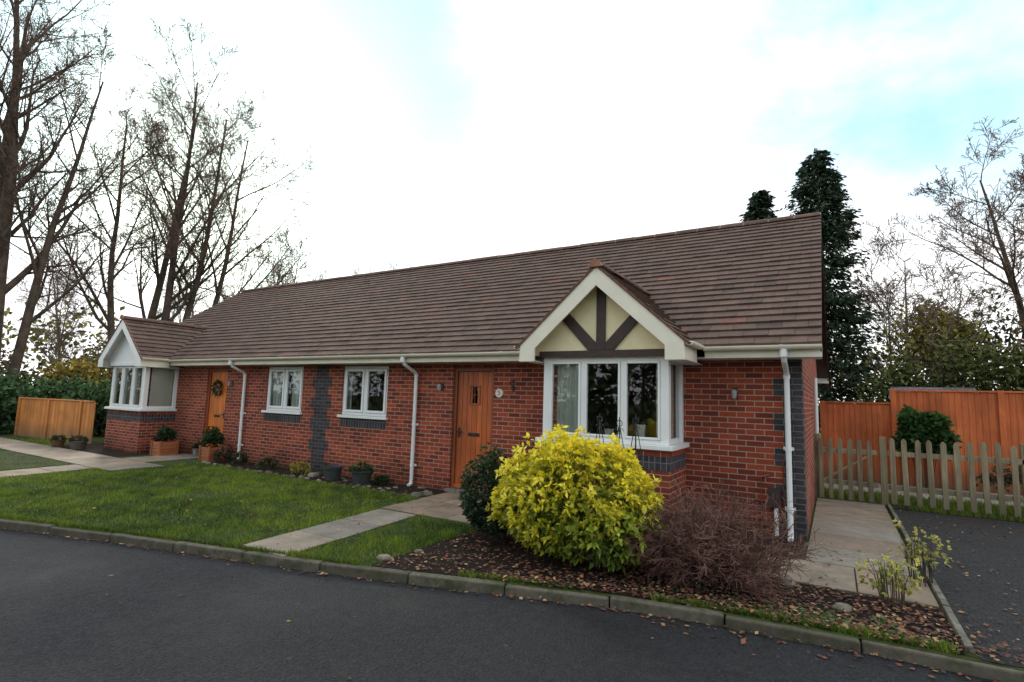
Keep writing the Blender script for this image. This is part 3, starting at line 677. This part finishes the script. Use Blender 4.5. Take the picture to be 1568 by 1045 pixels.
def rosettes(name,c_,rad,nr,per,size,cA,cB,width=.5,lumps=9,lumpamp=.22,inner=.35,topw=.6,parent=None,low=-.25,loose=0):
    u=norm(rs.normal(size=(nr,3))); u[:,2]=np.abs(u[:,2])-.25*rs.rand(nr)
    if low<-.3:
        zc=rs.uniform(low,1,nr); a_=rs.uniform(0,6.283,nr); rr_=np.sqrt(np.maximum(0,1-zc**2)); u=np.stack([rr_*np.cos(a_),rr_*np.sin(a_),zc],1)
    u=norm(u)
    ld=norm(rs.normal(size=(lumps,3))); ld[:,2]=np.abs(ld[:,2])-.2; ld=norm(ld)
    lump=(np.maximum(0,u@ld.T)**10).max(axis=1)
    depth=rs.rand(nr)**2*inner
    rr=(1-lumpamp+lumpamp*1.3*lump)*(1-depth)*rs.uniform(.93,1.06+loose,nr)
    R3=np.array(rad); P=np.array(c_)+u*R3*rr[:,None]; P[:,2]=np.maximum(P[:,2],.03+rs.rand(nr)*.05)
    Pn=np.repeat(P,per,axis=0); Un=np.repeat(norm(u/R3),per,axis=0)
    Dn=norm(Un*.8+norm(rs.normal(size=Un.shape))*1.0+np.array([0,0,.25]))
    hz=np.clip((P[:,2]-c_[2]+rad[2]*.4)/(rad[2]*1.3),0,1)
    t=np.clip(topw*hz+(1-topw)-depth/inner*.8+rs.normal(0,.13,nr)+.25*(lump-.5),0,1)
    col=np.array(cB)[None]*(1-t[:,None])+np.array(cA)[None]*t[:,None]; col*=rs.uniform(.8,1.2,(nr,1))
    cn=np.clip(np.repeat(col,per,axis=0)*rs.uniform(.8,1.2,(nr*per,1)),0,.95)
    sz=size*rs.uniform(.6,1.25,nr*per)
    return fast_mesh(name,leafquads(Pn,Dn,sz,width,.15),4,cn,M_leaf,parent)
def stems_obj(name,c_,rx,h,n,mat,parent,r=.01):
    mb=MB()
    for i in range(n):
        a=random.uniform(0,6.28); q=random.uniform(.2,.85)
        p1=Vector((c_[0]+math.cos(a)*rx*q,c_[1]+math.sin(a)*rx*q,h*random.uniform(.5,.85))); p0=Vector((c_[0]+math.cos(a)*.08,c_[1]+math.sin(a)*.08,0)); m_=p0.lerp(p1,.5)+Vector((0,0,.08))
        mb.tube([p0,m_,p1],[r,r*.7,r*.4],5,mat)
    return mb.build(name,parent)
def shrub(name,*a,stem=12,sr=.01,**k):
    e=empty(name); rosettes('leaves',*a,parent=e,**k); stems_obj('stems',a[0],a[1][0],a[0][2]+a[1][2],stem,M_bark,e,sr); return e
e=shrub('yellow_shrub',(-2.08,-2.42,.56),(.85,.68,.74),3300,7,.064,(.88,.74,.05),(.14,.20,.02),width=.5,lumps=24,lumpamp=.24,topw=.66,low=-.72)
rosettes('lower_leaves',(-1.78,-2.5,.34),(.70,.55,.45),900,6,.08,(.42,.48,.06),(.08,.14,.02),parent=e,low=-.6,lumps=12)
n=70; a=rs.uniform(0,6.283,n); zc=rs.uniform(.1,1,n); rr_=np.sqrt(1-zc**2); U=np.stack([rr_*np.cos(a),rr_*np.sin(a),zc],1); Q=np.array([-2.08,-2.42,.56])+U*np.array([.85,.68,.74])*rs.uniform(.95,1.12,(n,1))
Q=np.repeat(Q,9,axis=0)+rs.normal(0,.014,(n*9,3)); fast_mesh('shoots',leafquads(Q,np.repeat(U,9,axis=0)*.5+rs.normal(size=(n*9,3)),rs.uniform(.05,.09,n*9),.45,.1),4,colvar((.85,.74,.07),n*9,.1),M_leaf,e)
shrub('dark_green_shrub',(-3.12,-2.25,.46),(.46,.46,.62),1900,6,.05,(.05,.085,.035),(.015,.027,.014),lumps=10,lumpamp=.28,low=-.7)
shrub('small_yellow_shrub',(.72,-2.0,.20),(.22,.2,.26),130,5,.040,(.62,.54,.12),(.24,.27,.06),lumps=8,lumpamp=.5,stem=34,sr=.004,low=-.5,loose=.25,inner=.7)
shrub('small_yellow_shrub',(1.0,-1.2,.28),(.2,.2,.30),110,5,.040,(.62,.54,.14),(.26,.28,.08),lumps=8,lumpamp=.5,stem=34,sr=.004,low=-.5,loose=.25,inner=.7)
e=empty('twiggy_shrub'); mb=MB(); random.seed(5)
PT=dict(n=[6,5,3],wob=.16,trop=[-.07,-.04,.0],taper=[.5,.5,.6],rmin=.0024,sides=[4,3,3],mat=M_twig,kids=[10,6],t0=[.15,.1],ang=[(20,60),(20,60)],lr=[.48,.5],rr=[.6,.7])
for i in range(190):
    a=random.uniform(0,6.283); q=random.random(); s=.1+1.35*q
    grow(mb,Vector((-.88+math.cos(a)*.2*q+random.uniform(-.36,.40),-2.3+math.sin(a)*.15,0)),Vector((math.cos(a)*s,math.sin(a)*s*.7,1)).normalized(),random.uniform(.42,.85),.007,0,PT)
mb.build('twigs',e)
n=1500; u=norm(rs.normal(size=(n,3))); u[:,2]=abs(u[:,2]); P=np.array([-.88,-2.3,.08])+u*np.array([.75,.5,.6])*(rs.rand(n,1)**.4)
cols=colvar((.15,.06,.045),n,.4); k=rs.rand(n)<.15; cols[k]=[.10,.14,.05]
fast_mesh('leaves',leafquads(P,rs.normal(size=(n,3)),rs.uniform(.015,.035,n)),4,cols,M_leaf,e)
for i,(x,y,r,h,cA) in enumerate([(-11.2,-.4,.2,.25,(.06,.09,.03)),(-10.2,-.42,.22,.22,(.07,.10,.03)),(-9.0,-.5,.24,.25,(.45,.40,.06)),(-6.9,-.35,.15,.15,(.05,.09,.03)),(-11.7,-.5,.25,.3,(.03,.05,.02)),(-2.9,-1.0,.2,.3,(.05,.08,.03)),(-3.75,-.75,.3,.62,(.07,.09,.05)),(-12.6,-.35,.22,.8,(.03,.06,.02))]):
    rosettes('garden_plant',(x,y,h*.3),(r,r,h),140 if h<.5 else 260,5,.05,cA,tuple(v*.35 for v in cA),lumps=5,lumpamp=.35)
n=170; KX=[a for a,b in K]; KY=[b for a,b in K]
cx_=np.concatenate([rs.normal(.3,.22,n//2),rs.uniform(-1.2,1.0,n-n//2)]); cy_=np.interp(cx_,KX,KY)+.1+np.abs(rs.normal(0,.18,n))
P=np.repeat(np.stack([cx_,cy_,np.full(n,.012)],1),7,axis=0)+np.concatenate([rs.normal(0,.02,(n*7,2)),np.zeros((n*7,1))],1)
a=rs.uniform(0,6.283,n*7); Dn=np.stack([np.cos(a),np.sin(a),rs.uniform(.1,.7,n*7)],1)
fast_mesh('ground_cover_weeds',leafquads(P,Dn,rs.uniform(.02,.055,n*7),.5,.1),4,colvar((.08,.15,.035),n*7,.35),M_leaf)
shrub('laurel_shrub',(1.95,6.5,.9),(.46,.42,.92),1000,6,.13,(.06,.14,.035),(.015,.035,.015),lumpamp=.35)
rosettes('garden_plant',(3.6,6.2,.3),(.9,.4,.4),300,6,.09,(.10,.10,.04),(.03,.03,.02),lumps=7,lumpamp=.4)
def planter(x,y,s,h,plant):
    e=empty('wooden_planter'); mb=MB()
    for k in range(4):
        z0=k*h/4+.002
        for a in ((x-s,x+s,y-s,y-s+.02),(x-s,x+s,y+s-.02,y+s),(x-s,x-s+.02,y-s+.021,y+s-.021),(x+s-.02,x+s,y-s+.021,y+s-.021)): mb.box(*a,z0,z0+h/4-.006,M_plank)
    for sx in (-1,1):
        for sy in (-1,1): mb.box(x+sx*s-.025,x+sx*s+.025,y+sy*s-.025,y+sy*s+.025,0,h+.03,M_plank)
    mb.box(x-s+.02,x+s-.02,y-s+.02,y+s-.02,h-.06,h-.03,M_soil); mb.build('box',e,.003)
    if plant: rosettes('plant',(x,y,h+.12),(.2,.2,.3),260,6,.06,plant,tuple(v*.3 for v in plant),parent=e,lumpamp=.3)
planter(-12.35,-.4,.19,.32,(.05,.10,.03)); planter(-14.1,-.62,.2,.34,(.05,.09,.03)); planter(-14.55,-.45,.14,.2,(.10,.05,.03))
def pot(x,y,r,h,col,plant,name='plant_pot'):
    e=empty(name); mb=MB(); mb.col=col
    mb.tube([(x,y,.0),(x,y,h*.85),(x,y,h*.86),(x,y,h)],[r*.75,r*.95,r*1.06,r*1.06],16,M_stone,False); mb.tube([(x,y,h),(x,y,h-.04)],[r*1.06,r*.9],16,M_stone)
    mb.poly([(x+r*.9*math.cos(t*.3927),y+r*.9*math.sin(t*.3927),h-.04) for t in range(16)],M_soil)
    mb.build('pot',e,col=True)
    if plant: rosettes('plant',(x,y,h),(r*1.1,r*1.1,.14),120,5,.05,plant,tuple(v*.3 for v in plant),parent=e)
pot(-8.05,-.5,.19,.26,(.05,.055,.06),None); pot(-7.25,-.5,.2,.26,(.045,.05,.055),(.08,.13,.04)); pot(-13.2,-.3,.1,.22,(.22,.2,.18),(.06,.08,.03)); pot(-16.9,-1.4,.2,.22,(.12,.1,.09),(.05,.08,.03)); pot(-17.6,-1.6,.16,.2,(.15,.07,.04),(.06,.09,.03))
mb=MB()
for x,y,h in ((-2.06,-1.72,1.42),(-1.83,-1.68,1.38),(-1.62,-1.72,1.42)):
    for k in range(4):
        a=k*math.pi/2+.4; pts=[]
        for i in range(9):
            t=i/8; rr=.13*(1-t**2.2)+.004; pts.append((x+rr*math.cos(a),y+rr*math.sin(a),h*t))
        mb.tube(pts,.005,4,M_black)
    for zz,rr in ((.5,.12),(.95,.085)): mb.tube([(x+rr*math.cos(j*.5236),y+rr*math.sin(j*.5236),zz) for j in range(13)],.004,4,M_black)
    mb.tube([(x+.035*math.cos(j*.6),y,h+.03+.035*math.sin(j*.6)) for j in range(12)],.005,4,M_black)
    for sx in (-1,1): mb.tube([(x+sx*(.02+.03*math.cos(j*.6)),y,h-.06+.03*math.sin(j*.6)) for j in range(9)],.004,4,M_black)
    mb.tube([(x,y,h-.1),(x,y,h+.1)],.006,4,M_black)
mb.build('wire_plant_support')
def in_grass(x,y):
    ok=(y<-.82)&(x<-3.55)
    kyv=np.interp(x,KX,KY); ok&=(y>kyv+.03)
    ok&=~((x>-5.45)&(y>-1.9)&(x<-3.5))
    px=-5.15-.22*(y-kyv)/((-1.9)-kyv); ok&=~((x>px+.02)&(x<px+.68)&(y<-1.85))
    ok&=~((x<-12)&(y>-2.66)&(y<-1.6)); ok&=~((x<-12)&(y>-1.6)&(x>-18.3))
    ok&=~((x>-12.9-.5*(y+6.1)/3.4)&(x<-12.05-.5*(y+6.1)/3.4)&(y<-2.6)); ok&=~((x<-13.25)&(x>-17.3)&(y<-2.6)&(y>-4.6)&(rs.rand(len(x))<.9))
    return ok
def fnoise(x,y,f,seed):
    r_=np.random.RandomState(seed); s=0
    for i in range(6):
        a=r_.uniform(0,6.28); ff=f*r_.uniform(.6,1.8); s=s+np.sin(ff*(x*math.cos(a)+y*math.sin(a))+r_.uniform(0,6.28))
    return s/6
def grassobj(name,x,y,hmin=.02,hmax=.055):
    n=len(x); f1=fnoise(x,y,1.6,1); f2=fnoise(x,y,7,2); f3=fnoise(x,y,22,3)
    h=rs.uniform(hmin,hmax,n)*(1+.5*f2+.5*f3); a=rs.uniform(0,6.283,n); wd=.005
    V=np.empty((n,3,3)); V[:,0]=np.stack([x-wd*np.cos(a),y-wd*np.sin(a),np.zeros(n)],1); V[:,1]=np.stack([x+wd*np.cos(a),y+wd*np.sin(a),np.zeros(n)],1)
    V[:,2]=np.stack([x+rs.normal(0,.018,n),y+rs.normal(0,.018,n),h],1)
    pt=np.clip(.48+.7*f1+.7*f2+.6*f3,0,1)
    cols=np.array([.05,.095,.014])[None]*(1-pt[:,None])+np.array([.20,.28,.03])[None]*pt[:,None]; cols*=rs.uniform(.5,1.35,(n,1))
    k=rs.rand(n)<.08; cols[k]=np.array([.28,.23,.10])*rs.uniform(.6,1.1,(k.sum(),1))
    return fast_mesh(name,V.reshape(-1,3),3,cols,M_grass)
n=340000; x=-22+18.5*rs.rand(n)**.60; y=-8+7.3*rs.rand(n); k=in_grass(x,y); x=x[k];y=y[k]
keep=rs.rand(len(x))<(.66+.75*fnoise(x,y,4,8)); grassobj('grass',x[keep],y[keep])
n=26000; x=np.concatenate([rs.uniform(.05,9,n),rs.uniform(1.12,8,6000)]); y=np.concatenate([rs.uniform(3.9,5.2,n),3.5+np.abs(rs.normal(0,.12,6000))]); grassobj('grass',x,y,.03,.10)
n=9000; x=rs.uniform(-10,1.2,n); y=np.interp(x,KX,KY)+.045+np.abs(rs.normal(0,.02,n)); kk=(fnoise(x,y,4,5)>.0)|(x<-3.7); grassobj('grass',x[kk],y[kk],.03,.07)
def flat_leaves(name,P,size,cols):
    n=len(P); a=rs.uniform(0,6.283,n); D_=np.stack([np.cos(a),np.sin(a),rs.normal(0,.25,n)],1); S=np.stack([-np.sin(a),np.cos(a),rs.normal(0,.3,n)],1)
    s=size[:,None]; V=np.empty((n,4,3)); V[:,0]=P; V[:,1]=P+D_*s*.5+S*s*.35; V[:,2]=P+D_*s; V[:,3]=P+D_*s*.5-S*s*.35; V[:,:,2]=np.maximum(V[:,:,2],P[:,2:3]-.002)
    return fast_mesh(name,V.reshape(-1,3),4,cols,M_dead)
Ps=[]
def area(n,fx,fy,z): x=fx(n); y=fy(x,n); Ps.append(np.stack([x,y,np.full(n,z)+rs.uniform(0,.02,n)],1))
kf=lambda x: np.interp(x,KX,KY)
area(3000,lambda n:rs.uniform(-3.5,1.05,n),lambda x,n:kf(x)+.05+(-1.85-kf(x)-.05)*rs.rand(n),.015)
area(900,lambda n:rs.uniform(-2.5,1.4,n),lambda x,n:kf(x)+.02+np.abs(rs.normal(0,.25,n)),.02)
area(330,lambda n:rs.uniform(-10,1.6,n),lambda x,n:kf(x)-.05-np.abs(rs.normal(0,.045,n)),RZ+.006)
area(90,lambda n:rs.uniform(-1,2.2,n),lambda x,n:kf(x)-.05-np.abs(rs.normal(0,.15,n)),RZ+.006)
area(34,lambda n:rs.uniform(-9,3,n),lambda x,n:rs.uniform(-7,-3.3,n).clip(max=kf(x)-.1),RZ+.006)
area(360,lambda n:rs.uniform(-13,-4,n),lambda x,n:kf(x)+.1+rs.rand(n)*(-.9-kf(x)),.04)
area(300,lambda n:1.15+np.abs(rs.normal(0,.8,n)),lambda x,n:rs.uniform(-2.7,3.4,n),.012)
area(130,lambda n:rs.uniform(-1.3,1.0,n),lambda x,n:rs.uniform(-1.8,-.1,n),.03)
area(200,lambda n:rs.uniform(-12,-5.5,n),lambda x,n:rs.uniform(-.8,-.1,n),.02)
P=np.concatenate(Ps); n=len(P)
pal=np.array([[.19,.07,.035],[.11,.04,.025],[.28,.14,.065],[.06,.032,.022],[.36,.22,.11],[.14,.045,.04],[.09,.05,.035]]); cols=pal[rs.randint(0,7,n)]*rs.uniform(.55,1.2,(n,1))
flat_leaves('fallen_leaves',P,rs.uniform(.02,.055,n),cols)
n=10; x=rs.uniform(-6,2,n); P=np.stack([x,rs.uniform(-6.5,-3.6,n).clip(max=kf(x)-.15),np.full(n,RZ+.004)],1)
flat_leaves('fallen_leaves',P,rs.uniform(.02,.045,n),colvar((.5,.3,.05),n,.3))

def conifer(name,x,y,H,rmax,seed,n_wh=60,blunt=.45,rmin=.16):
    e=empty(name); mb=MB(); mb.tube([(x,y,0),(x+.05,y,H*.5),(x,y,H)],[.2,.12,.02],8,M_bark); mb.build('trunk',e)
    r_=np.random.RandomState(seed); P=[];D_=[];S=[];C=[]
    for i in range(n_wh*9):
        t=r_.rand()**.85; z=H*(.08+.915*t); rad=rmax*min(1,(1-t)**blunt*1.05)*(r_.uniform(.55,1.12)); 
        rad=max(rad,rmin)
        a=r_.uniform(0,6.283); m_=int(14+rad*24)
        s=r_.rand(m_)**.6; px=x+math.cos(a)*rad*s; py=y+math.sin(a)*rad*s; pz=z-.30*rad*s+.22*rad*s**3
        j=.05+.1*rad*(1-s*.5); P.append(np.stack([px+r_.normal(0,1,m_)*j,py+r_.normal(0,1,m_)*j,pz-np.abs(r_.normal(0,1,m_))*j*1.1],1))
        D_.append(np.stack([math.cos(a)+r_.normal(0,.5,m_),math.sin(a)+r_.normal(0,.5,m_),-.5+r_.normal(0,.35,m_)],1)); S.append(r_.uniform(.12,.3,m_))
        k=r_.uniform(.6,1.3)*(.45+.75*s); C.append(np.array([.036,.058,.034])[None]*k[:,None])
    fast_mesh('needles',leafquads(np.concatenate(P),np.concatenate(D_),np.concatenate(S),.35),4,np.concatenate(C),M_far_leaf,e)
conifer('conifer_tree',.05,17.2,12.6,1.95,1,75,.42)
conifer('conifer_tree',-2.25,17.6,11.3,1.7,2,70,.45,.3)
def mass(name,items,size,parent=None):
    V=[];C=[]
    for (x,y,z,rx,ry,rz,n,cA,cB) in items:
        lumps=14; u=norm(rs.normal(size=(n,3))); ld=norm(rs.normal(size=(lumps,3))); lump=(np.maximum(0,u@ld.T)**8).max(axis=1)
        d=rs.rand(n)**1.5*.5; rr=(.68+.42*lump)*(1-d)*rs.uniform(.9,1.1,n); P=np.array([x,y,z])+u*np.array([rx,ry,rz])*rr[:,None]; k=P[:,2]>0; P=P[k];u_=u[k]
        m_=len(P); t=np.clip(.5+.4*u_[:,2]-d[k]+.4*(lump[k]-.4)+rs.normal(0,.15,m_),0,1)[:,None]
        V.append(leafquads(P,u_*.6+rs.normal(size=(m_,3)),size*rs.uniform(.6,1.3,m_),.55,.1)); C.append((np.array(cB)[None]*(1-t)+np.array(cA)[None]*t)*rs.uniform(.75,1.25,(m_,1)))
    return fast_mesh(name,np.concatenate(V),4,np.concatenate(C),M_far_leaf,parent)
gr=((.10,.12,.035),(.022,.03,.013)); ol=((.26,.23,.06),(.055,.055,.02)); br=((.18,.115,.065),(.05,.035,.025)); lau=((.065,.12,.045),(.015,.03,.015)); ye=((.42,.31,.06),(.11,.10,.03))
it=[]
for x,y,z,rx,rz,cc in [(3.4,17,2.8,2.0,2.9,ol),(5.2,18,3.0,2.2,2.9,gr),(7.4,17.5,3,2.3,3.1,br),(4.3,15.5,2,1.8,2.2,gr),(6.2,15.2,2,2,2.4,gr),(9.5,17,3,2.5,3.4,gr),(2.3,16,1.6,1.3,2.2,gr),(12,17,3,3,4,ol),(15,16,3,3,4,gr),(4.0,18.5,4.4,1.2,1.5,ye)]:
    it.append((x,y,z,rx,1.6,rz,3600,*cc))
mass('evergreen_thicket',it,.18)
it=[]
for x,y,z,rx,rz,cc in [(-24,.6,.9,1.5,1.1,lau),(-26.2,-.2,.9,1.6,1.2,lau),(-21.5,1.0,.8,1.4,1.0,lau),(-23.9,-1.4,.8,1.2,1.25,lau),(-28.5,-2,1,1.8,1.5,lau),(-30,-5,1,2,1.8,lau)]:
    it.append((x,y,z,rx,1.3,rz,2200,*cc))
mass('laurel_hedge',it,.2)
it=[]
for x,y,z,rx,rz,cc in [(-30,3,1.5,2,2.0,ye),(-31,-1,1.5,2.4,2.2,gr),(-34,0,2,3,2.8,br),(-27,5,1.3,2,1.7,gr),(-33,6,2,3,2.6,ol),(-26,9,1.3,2.5,2,br),(-36,-5,2,3,3.0,br),(-40,8,2,4,2.8,br),(-34,14,2,4,2.8,gr),(-33,-9,2,3,3,gr),(-24,13,1.5,3,2.0,gr),(-28,-3.5,1,1.6,1.8,ye)]:
    it.append((x,y,z,rx,2,rz,2400,*cc))
mass('woodland_shrubs',it,.22)
it=[]
for i in range(46):
    a=i/46*6.283+random.uniform(-.05,.05); r=random.uniform(50,62); cc=random.choice([br,gr,ol,br]); it.append((r*math.cos(a)-5,r*math.sin(a),3,6,5,random.uniform(4.5,7),900,*cc))
for i in range(9):
    x=-26+i*5.5; it.append((x,-24+random.uniform(-2,2)-abs(x)*.05,2,4,3,random.uniform(3,5),1100,*random.choice([gr,br,lau])))
mass('distant_trees',it,.6)
for i,(x,y,s) in enumerate([(-10,-27,1.1),(-3,-28,1.2),(5,-26,1),(-18,-26,1.2),(12,-27,1.2),(20,25,1.1),(14,28,1)]): dup(t1,'bare_tree',(x,y,0),i*2.1,s)
